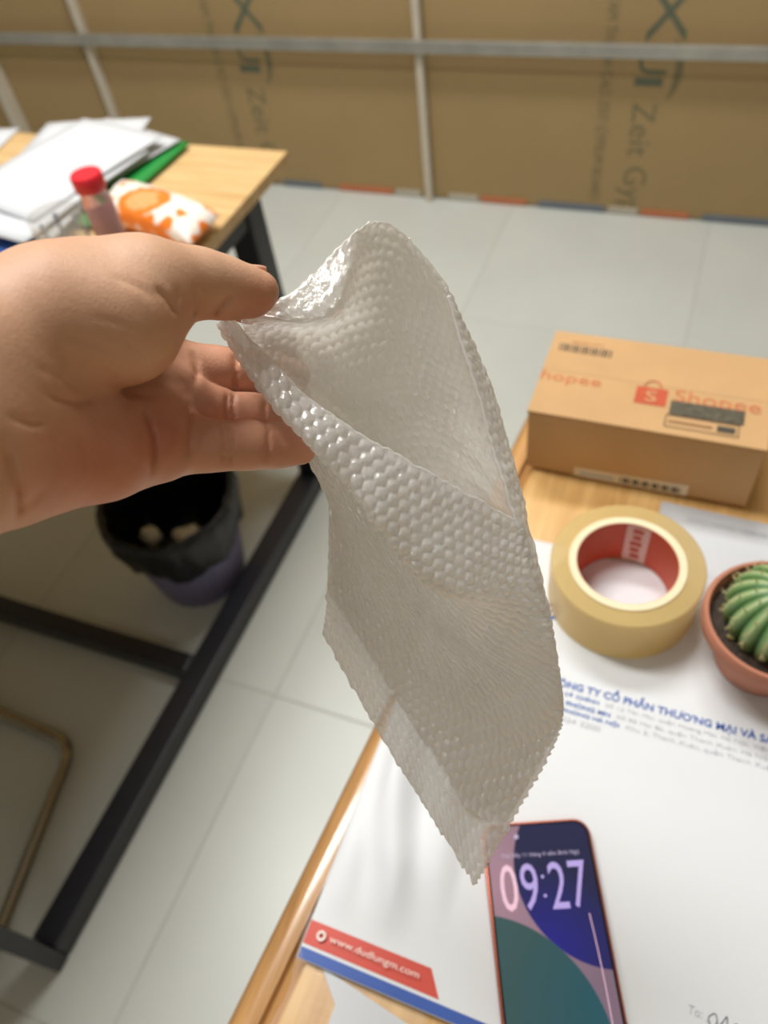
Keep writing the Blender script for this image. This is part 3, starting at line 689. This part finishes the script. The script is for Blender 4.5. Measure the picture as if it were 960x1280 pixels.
for k, (dx, dy, s) in enumerate(((-.030, .020, .0035), (-.0255, .0165, .003), (-.036, .004, .0026), (-.030, -.022, .0026))):
    o = lump('pebble', (pc[0]+dx, pc[1]+dy, pc[2]+.0545), (s*1.3, s, s*.8), M['pebble'] if k < 2 else P('dun_pebble', srgb(150, 140, 90), .7), 10+k)
    tag(o, ['larger white pebble on the cactus soil', 'second white pebble beside the larger one on the cactus soil', 'dull olive pebble at the left rim of the cactus soil', 'dull olive pebble at the front of the cactus soil'][k], 'pebble')

# ------------------------------------------------------------------ bubble pouch
def spline_mat(kn, x):                                 # natural cubic spline as a matrix acting on the control values
    n = len(kn); h = np.diff(kn); A = np.zeros((n, n)); Rm = np.zeros((n, n)); A[0, 0] = A[-1, -1] = 1
    for i in range(1, n-1):
        A[i, i-1], A[i, i], A[i, i+1] = h[i-1], 2*(h[i-1]+h[i]), h[i]
        Rm[i, i-1], Rm[i, i], Rm[i, i+1] = 3/h[i-1], -3/h[i-1]-3/h[i], 3/h[i]
    C = np.linalg.solve(A, Rm); j = np.clip(np.searchsorted(kn, x, 'right')-1, 0, n-2); Bm = np.zeros((len(x), n))
    for r, (xx, k) in enumerate(zip(x, j)):
        d = xx-kn[k]; e = np.eye(n); b = (e[k+1]-e[k])/h[k] - h[k]*(2*C[k]+C[k+1])/3
        Bm[r] = e[k]+b*d+C[k]*d*d+(C[k+1]-C[k])/(3*h[k])*d**3
    return Bm
def sheet_grid(ctrl, nu, nv):
    c = pxd(ctrl); ku = np.r_[0, np.cumsum(np.linalg.norm(np.diff(c, axis=1), axis=2).mean(0))]; kv = np.r_[0, np.cumsum(np.linalg.norm(np.diff(c, axis=0), axis=2).mean(1))]
    s, t = np.linspace(0, ku[-1], nu), np.linspace(0, kv[-1], nv)
    g = np.einsum('va,abk,ub->vuk', spline_mat(kv, t), c, spline_mat(ku, s)); return g, s, t
PITCH_B = .0054
def bubble_height(S_, T_, seed, hmax):
    best = np.full(S_.shape, 9.); hid = np.zeros(S_.shape, int); dy = PITCH_B*.866
    r0 = np.round(T_/dy).astype(int)
    for dr in (-1, 0, 1):
        r = r0+dr; off = (r % 2)*.5; k = np.round(S_/PITCH_B-off); d = np.hypot(S_-(k+off)*PITCH_B, T_-r*dy)
        u = d < best; best = np.where(u, d, best); hid = np.where(u, (r*131+k.astype(int)*17+seed) % 997, hid)
    rnd = np.random.default_rng(seed).random(997); q = np.clip(1-(best/(PITCH_B*.5))**2, 0, 1)
    return hmax*(.65+.5*rnd[hid])*q**.55
def bubble_sheet(name, ctrl, nu, nv, side, parent, seed, wr=.0004, tooth=None, hmax=.0011, ridge=None):
    g, s, t = sheet_grid(ctrl, nu, nv); S_, T_ = np.meshgrid(s, t)
    def nrm(g):
        n = np.cross(np.gradient(g, axis=1), np.gradient(g, axis=0)); return n/np.maximum(np.linalg.norm(n, axis=2, keepdims=True), 1e-12)
    n = nrm(g)*side; g0 = g
    if tooth is not None:
        d = np.gradient(g, axis=1); d /= np.linalg.norm(d, axis=2, keepdims=True)
        saw = np.abs(((T_/.0027) % 1)-.5)*2; m_ = np.clip((S_-s[-1]+.006)/.006, 0, 1)*np.clip((T_/t[-1]-tooth)/.06, 0, 1)
        g = g + d*(saw*m_*.0013)[..., None]
    r = np.random.default_rng(seed); w = np.zeros(S_.shape)
    for k in range(9):
        a, f, p = r.uniform(0, 6.28), r.uniform(120, 420), r.uniform(0, 6.28); w += np.sin((S_*np.cos(a)+T_*np.sin(a))*f+p+1.2*np.sin(T_*70+p))/9
    e0 = np.minimum(np.minimum(S_, s[-1]-S_), np.minimum(T_, t[-1]-T_)); w2 = np.zeros(S_.shape)
    for k in range(12):
        a, f, p = r.uniform(0, 6.28), r.uniform(700, 1700), r.uniform(0, 6.28); w2 += np.sin((S_*np.cos(a)+T_*np.sin(a))*f+p+2*np.sin(S_*190+p)+2*np.sin(T_*230-p))/12
    g = g + n*(w*wr*2.2 + w2*(.00012+.0008*np.exp(-e0/.005)))[..., None]
    g = g + np.gradient(g, axis=0)/np.linalg.norm(np.gradient(g, axis=0), axis=2, keepdims=True)*(w2*.0016*np.exp(-e0/.003))[..., None]
    AS = np.concatenate([np.zeros((nv, 1)), np.cumsum(np.linalg.norm(np.diff(g0, axis=1), axis=2), 1)], 1); AT = np.concatenate([np.zeros((1, nu)), np.cumsum(np.linalg.norm(np.diff(g0, axis=0), axis=2), 0)], 0)
    AS = AS - AS[:, nu//2][:, None] + .3; AT = AT - AT[0][None] + .001
    h = bubble_height(AS, AT, seed, hmax); e = np.minimum(np.minimum(S_, s[-1]-S_), np.minimum(T_, t[-1]-T_)); h = h*np.clip(e/.002, .25, 1)
    h += .00008*(r.random(h.shape)-.5)
    if ridge: h = h + .0018*np.exp(-((T_/t[-1]-ridge)/.008)**2)
    out = g + n*(.0012+h)[..., None]; g = g + n*(.25*h)[..., None]
    top, bot = cam2w(out), cam2w(g)
    if side > 0: top, bot = top[:, ::-1], bot[:, ::-1]
    o = slab_grid(name, top, bot, M['bubble'], parent); o.data.materials.append(M['bubble_inner'])
    nf = (nu-1)*(nv-1); mi = np.zeros(len(o.data.polygons), np.int32); mi[nf:2*nf] = 1; o.data.polygons.foreach_set('material_index', mi)
    return o
front = [
 [(290,400,.2850),(352,467,.2840),(420,525,.2860),(492,567,.2930),(580,615,.3060),(650,655,.3230)],
 [(276,403,.2840),(322,476,.2800),(392,556,.2810),(465,642,.2865),(557,733,.2995),(668,714,.3240)],
 [(282,408,.2900),(337,474,.2950),(410,550,.2985),(483,632,.3030),(568,742,.3100),(681,754,.3265)],
 [(330,470,.3020),(377,545,.3090),(430,612,.3140),(492,690,.3180),(586,785,.3235),(690,796,.3300)],
 [(409,588,.3330),(433,665,.3310),(480,735,.3300),(545,802,.3310),(622,855,.3350),(703,872,.3400)],
 [(413,665,.3420),(442,735,.3410),(490,805,.3400),(548,870,.3410),(615,930,.3450),(690,930,.3470)],
 [(411,740,.3490),(442,790,.3470),(480,850,.3470),(520,915,.3480),(568,988,.3510),(634,1030,.3560)],
 [(404,790,.3520),(440,855,.3520),(480,925,.3530),(518,985,.3540),(556,1045,.3560),(592,1105,.3580)]]
back = [
 [(300,392,.2885),(362,366,.2900),(428,303,.3000),(480,277,.3150),(528,318,.3260),(560,372,.3300),(558,371,.3297)],
 [(300,396,.2890),(405,396,.2890),(442,338,.2980),(482,315,.3190),(540,365,.3320),(588,440,.3350),(579,441,.3270)],
 [(305,412,.2915),(398,410,.3010),(440,400,.3140),(492,400,.3280),(560,455,.3390),(617,520,.3360),(603,523,.3250)],
 [(330,468,.3030),(400,480,.3120),(455,500,.3260),(515,520,.3380),(585,560,.3440),(652,648,.3280),(640,648,.3200)],
 [(409,588,.3350),(450,610,.3370),(505,640,.3420),(560,680,.3460),(625,720,.3450),(684,780,.3330),(687,795,.3325)],
 [(411,630,.3400),(448,680,.3420),(500,735,.3460),(558,785,.3490),(628,820,.3480),(696,866,.3425),(700,872,.3415)],
 [(413,690,.3450),(450,755,.3470),(500,820,.3500),(555,875,.3510),(620,930,.3510),(683,928,.3490),(687,931,.3485)],
 [(411,740,.3520),(443,790,.3510),(481,850,.3515),(521,915,.3525),(568,987,.3545),(612,1028,.3585),(632,1029,.3590)]]
A0 = cam2w(pxd((480, 1000, .353)))
bag = thing('bubble_wrap_pouch', 'open translucent bubble wrap pouch held up by the hand', 'pouch', tuple(A0))
bubble_sheet('front_sheet', np.array(front), 300, 420, -1, bag, 3, tooth=.6, ridge=.86)
bubble_sheet('back_sheet', np.array(back), 300, 360, 1, bag, 5)

# ------------------------------------------------------------------ hand: one continuous surface from blended round cones
HV = .00105
def hand_mesh():
    lo = np.array([-.205, -.112, .165]); hi = np.array([-.018, .042, .335]); dims = np.ceil((hi-lo)/HV).astype(int)
    ax = [lo[i]+HV*np.arange(dims[i]) for i in range(3)]
    BIG = .03
    def chain(pts, k):
        f = np.full(dims, BIG, np.float32); c = pxd([p[:3] for p in pts]); r = [p[3]*p[2]/FPX for p in pts]
        for (a, ra), (b, rb) in zip(zip(c, r), zip(c[1:], r[1:])):
            m_ = max(ra, rb)+.016; l0 = np.minimum(a, b)-m_; h0 = np.maximum(a, b)+m_
            i0 = np.clip(((l0-lo)/HV).astype(int), 0, dims); i1 = np.clip(((h0-lo)/HV).astype(int)+1, 0, dims)
            if (i1 <= i0).any(): continue
            sl = tuple(slice(p, q) for p, q in zip(i0, i1))
            X = ax[0][sl[0]][:, None, None]; Y = ax[1][sl[1]][None, :, None]; Z = ax[2][sl[2]][None, None, :]
            d = b-a; L2 = d@d+1e-12; tt = np.clip(((X-a[0])*d[0]+(Y-a[1])*d[1]+(Z-a[2])*d[2])/L2, 0, 1)
            dd = np.sqrt((X-a[0]-tt*d[0])**2+(Y-a[1]-tt*d[1])**2+(Z-a[2]-tt*d[2])**2) - (ra+(rb-ra)*tt)
            f[sl] = smin(f[sl], dd.astype(np.float32), k)
        return f
    def smin(a, b, k):
        h = np.clip(k-np.abs(a-b), 0, None)/k; return np.minimum(a, b)-h*h*k*.25
    # palm: thumb side, little-finger side, hollow and knuckle pads
    palm = chain([(-330,660,.190,130),(-160,600,.202,122),(-40,560,.220,96),(40,545,.238,80)], .012)
    palm = smin(palm, chain([(-330,560,.190,120),(-160,505,.204,118),(-30,455,.222,92),(60,440,.242,82)], .012), .014)
    palm = smin(palm, chain([(15,580,.232,74),(70,565,.243,66),(130,560,.254,60),(185,552,.268,47),(212,550,.276,41)], .008), .008)
    palm = smin(palm, chain([(30,500,.258,66),(110,495,.277,62),(182,492,.288,50),(212,498,.290,46)], .010), .010)
    palm = smin(palm, chain([(60,450,.268,72),(145,430,.290,56),(196,462,.298,35)], .010), .010)
    palm = smin(palm, chain([(110,420,.272,80),(160,382,.294,62),(192,368,.300,34)], .010), .010)
    thumb = chain([(-10,432,.224,86),(70,402,.238,88),(148,400,.2445,74),(172,368,.249,62)], .008)
    thumb = smin(thumb, chain([(120,372,.247,70),(185,360,.251,56),(225,353,.259,41),(255,355,.265,37.5),(285,361,.2715,33),(314,367,.2765,29.5)], .006), .008)
    thumb = smin(thumb, chain([(318,362,.2768,25),(328,362,.2775,19)], .004), .004)
    idx = chain([(192,368,.300,31),(235,364,.305,31),(275,362,.308,29),(308,374,.306,27),(325,382,.3035,24)], .004)
    mid = chain([(198,463,.297,35),(235,461,.299,31),(268,463,.304,28.5),(300,465,.311,28),(338,467,.3185,26),(368,468,.323,20)], .004)
    ring = chain([(208,507,.289,42),(240,508,.293,30),(262,511,.298,28),(318,521,.306,27),(345,529,.3155,25),(372,535,.322,20)], .004)
    pink = chain([(205,552,.275,42),(238,556,.277,32),(262,557,.278,30.5),(288,556,.2805,28.8),(312,556,.2835,29),(335,557,.2905,26.5),(355,557,.294,25),(377,563,.2965,17.5)], .004)
    f = smin(palm, smin(smin(smin(idx, mid, .0007), ring, .0007), pink, .0007), .0045)
    f = smin(f, chain([(206,514,.2765,26),(212,542,.2700,30),(208,570,.2680,27)], .004), .004)      # pads below the ring and little fingers
    f = smin(f, chain([(208,462,.2905,24),(212,490,.2870,24)], .004), .004)
    f = smin(f, thumb, .0022)
    # skin creases
    X = ax[0][:, None, None]; Y = ax[1][None, :, None]; Z = ax[2][None, None, :]
    PX = (X/Z*FPX+480).astype(np.float32); PY = (Y/Z*FPX+640).astype(np.float32)
    def crease(pts, w, amp, zmax):
        nonlocal f
        xs = [p[0] for p in pts]; ys = [p[1] for p in pts]; pad = 4*w
        zm = np.broadcast_to(Z < zmax, dims)
        near = (np.abs(f) < .006) & zm & (PX > min(xs)-pad) & (PX < max(xs)+pad) & (PY > min(ys)-pad) & (PY < max(ys)+pad)
        ii = np.nonzero(near); a_, b_ = np.broadcast_to(PX, dims)[ii], np.broadcast_to(PY, dims)[ii]; best = np.full(a_.shape, 1e9, np.float32); along = np.zeros(a_.shape, np.float32); run = 0.
        for (x0, y0), (x1, y1) in zip(pts, pts[1:]):
            dx, dy = x1-x0, y1-y0; q = np.clip(((a_-x0)*dx+(b_-y0)*dy)/(dx*dx+dy*dy), 0, 1); ds = np.hypot(a_-x0-q*dx, b_-y0-q*dy); Ls = math.hypot(dx, dy)
            along = np.where(ds < best, run+q*Ls, along); best = np.minimum(best, ds); run += Ls
        f[ii] += amp*np.exp(-(best/w)**2)*np.clip(np.minimum(along, run-along)/(.22*run), .12, 1)
    crease([(128,494),(112,501),(98,504),(72,498),(52,488)], 5, .0012, 0.302)
    crease([(178,503),(182,520),(190,540),(193,560),(191,584),(186,596)], 4.8, .0022, 0.302)
    crease([(158,500),(157,515),(162,532)], 4.5, .0006, 0.29)
    crease([(232,500),(237,520),(238,540),(236,562),(231,578)], 4.6, .0016, 0.302)
    crease([(222,470),(232,484),(236,500)], 4, .0006, 0.335); crease([(238,435),(245,452),(246,470),(242,486)], 4.2, .0014, 0.335)
    crease([(294,438),(294,462),(293,490)], 3.2, .0022, 0.335)
    for x in (280, 288): crease([(x,530),(x+1,556),(x,584)], 2.6, .0017, 0.335)
    crease([(334,532),(335,556),(333,582)], 3, .0020, 0.335)
    for x in (284, 292): crease([(x,490),(x,512),(x,530)], 2.6, .0017, 0.335)
    crease([(330,500),(331,532)], 3, .0018, 0.335)
    crease([(238,398),(246,386),(248,372),(243,358)], 4, .0011, 0.302); crease([(264,398),(273,386),(284,374),(288,362)], 3.2, .0016, 0.302)
    crease([(224,398),(214,382),(205,371),(192,358)], 3.6, .0014, 0.270); crease([(215,386),(222,372),(220,358)], 3.4, .0007, 0.268)
    for pts in ([(60,440),(110,455),(150,475)], [(40,455),(80,475),(110,492)], [(120,410),(160,428),(185,445)], [(110,395),(150,405),(178,420)], [(70,415),(120,430),(150,446)], [(140,345),(175,360),(196,376)]): crease(pts, 3.0, .0005, 0.267)
    crease([(8,552),(14,580),(22,606),(24,634),(20,652)], 5, .0022, 0.257); crease([(0,540),(6,570),(8,610)], 4, .0012, 0.257)
    crease([(24,640),(44,622),(58,606)], 6, .0005, 0.262); crease([(10,520),(40,530),(60,528)], 4, .0012, 0.267)
    crease([(100,540),(104,565),(98,590)], 4, .0005, 0.272); crease([(60,545),(75,570),(70,600)], 5, .0005, 0.262)
    # surface nets
    neg = f < 0; pos = np.zeros(tuple(dims-1)+(3,), np.float32); cnt = np.zeros(tuple(dims-1), np.float32)
    mx = neg[:-1, :-1, :-1].astype(np.int8)*0
    for c in np.ndindex(2, 2, 2): mx += neg[c[0]:dims[0]-1+c[0], c[1]:dims[1]-1+c[1], c[2]:dims[2]-1+c[2]]
    act = (mx > 0) & (mx < 8); ci = np.stack(np.nonzero(act), -1); acc = np.zeros((len(ci), 3)); n = np.zeros(len(ci))
    for axis in range(3):
        for o1 in (0, 1):
            for o2 in (0, 1):
                c0 = np.zeros(3, int); oth = [i for i in range(3) if i != axis]; c0[oth[0]], c0[oth[1]] = o1, o2; c1 = c0.copy(); c1[axis] = 1
                fa = f[tuple((ci+c0).T)]; fb = f[tuple((ci+c1).T)]; cr = (fa < 0) != (fb < 0); t_ = np.where(cr, fa/np.where(cr, fa-fb, 1), 0)
                p = c0+np.outer(t_, c1-c0); acc += p*cr[:, None]; n += cr
    V = lo + HV*(ci+acc/n[:, None]); vid = np.full(tuple(dims-1), -1, np.int64); vid[tuple(ci.T)] = np.arange(len(ci)); Qs = []
    for axis in range(3):
        sl0 = [slice(None)]*3; sl1 = [slice(None)]*3; sl0[axis] = slice(0, -1); sl1[axis] = slice(1, None)
        ch_ = neg[tuple(sl0)] != neg[tuple(sl1)]; e = np.stack(np.nonzero(ch_), -1); o1, o2 = [i for i in range(3) if i != axis]
        ok = (e[:, o1] > 0) & (e[:, o2] > 0) & (e[:, o1] < dims[o1]-1) & (e[:, o2] < dims[o2]-1); e = e[ok]; inside = neg[tuple(e.T)]
        def sh(a_, b_): q = e.copy(); q[:, o1] -= a_; q[:, o2] -= b_; return vid[tuple(q.T)]
        q = np.stack([sh(0, 0), sh(1, 0), sh(1, 1), sh(0, 1)], -1); flip = inside if axis == 1 else ~inside
        q[flip] = q[flip][:, ::-1]; Qs.append(q)
    return V, np.concatenate(Qs)
Vh, Qh = hand_mesh()
px, py = Vh[:, 0]/Vh[:, 2]*FPX+480, Vh[:, 1]/Vh[:, 2]*FPX+640
g_ = lambda x, y, r: np.exp(-(((px-x)**2+(py-y)**2)/r**2))
flush = np.clip(.95*g_(120, 585, 90)+.7*g_(205, 545, 45)+.6*g_(370, 560, 40)+.8*g_(325, 380, 35)+.4*g_(240, 385, 30)+.45*g_(300, 545, 60)+.5*g_(280, 465, 60), 0, 1)
hand = np_obj('hand', cam2w(Vh), Qh, M['skin']); tag(hand, 'bare left hand, palm to the viewer, pinching the bubble wrap pouch', 'hand')
at = hand.data.attributes.new('flush', 'FLOAT', 'POINT'); at.data.foreach_set('value', flush.astype(np.float32))
sm = hand.modifiers.new('smooth', 'SMOOTH'); sm.factor = .5; sm.iterations = 1
def nail(name, a, b, r, up, w):                        # thin curved plate on the back of a fingertip; a, b in camera coordinates
    a, b, up = np.array(a), np.array(b), np.array(up, float); d = b-a; L = np.linalg.norm(d); d /= L; up -= d*(up@d); up /= np.linalg.norm(up); sd = np.cross(d, up)
    U, V = np.meshgrid(np.linspace(-1, 1, 11), np.linspace(0, 1, 9)); ang = U*w*(1-.25*np.abs(2*V-1)**3)
    base = a+np.outer(V.ravel(), d*L).reshape(V.shape+(3,)); rr = r*(1-.10*V)
    g = base + (np.sin(ang)*rr)[..., None]*sd + (np.cos(ang)*rr)[..., None]*up; n_ = np.sin(ang)[..., None]*sd+np.cos(ang)[..., None]*up
    return slab_grid(name, cam2w(g+n_*.0005), cam2w(g-n_*.0012), M['nail'], hand)
nail('finger_nail', pxd((300, 363, .2740)), pxd((337, 362, .2780)), .0088, (.05, -.75, .65), .85)
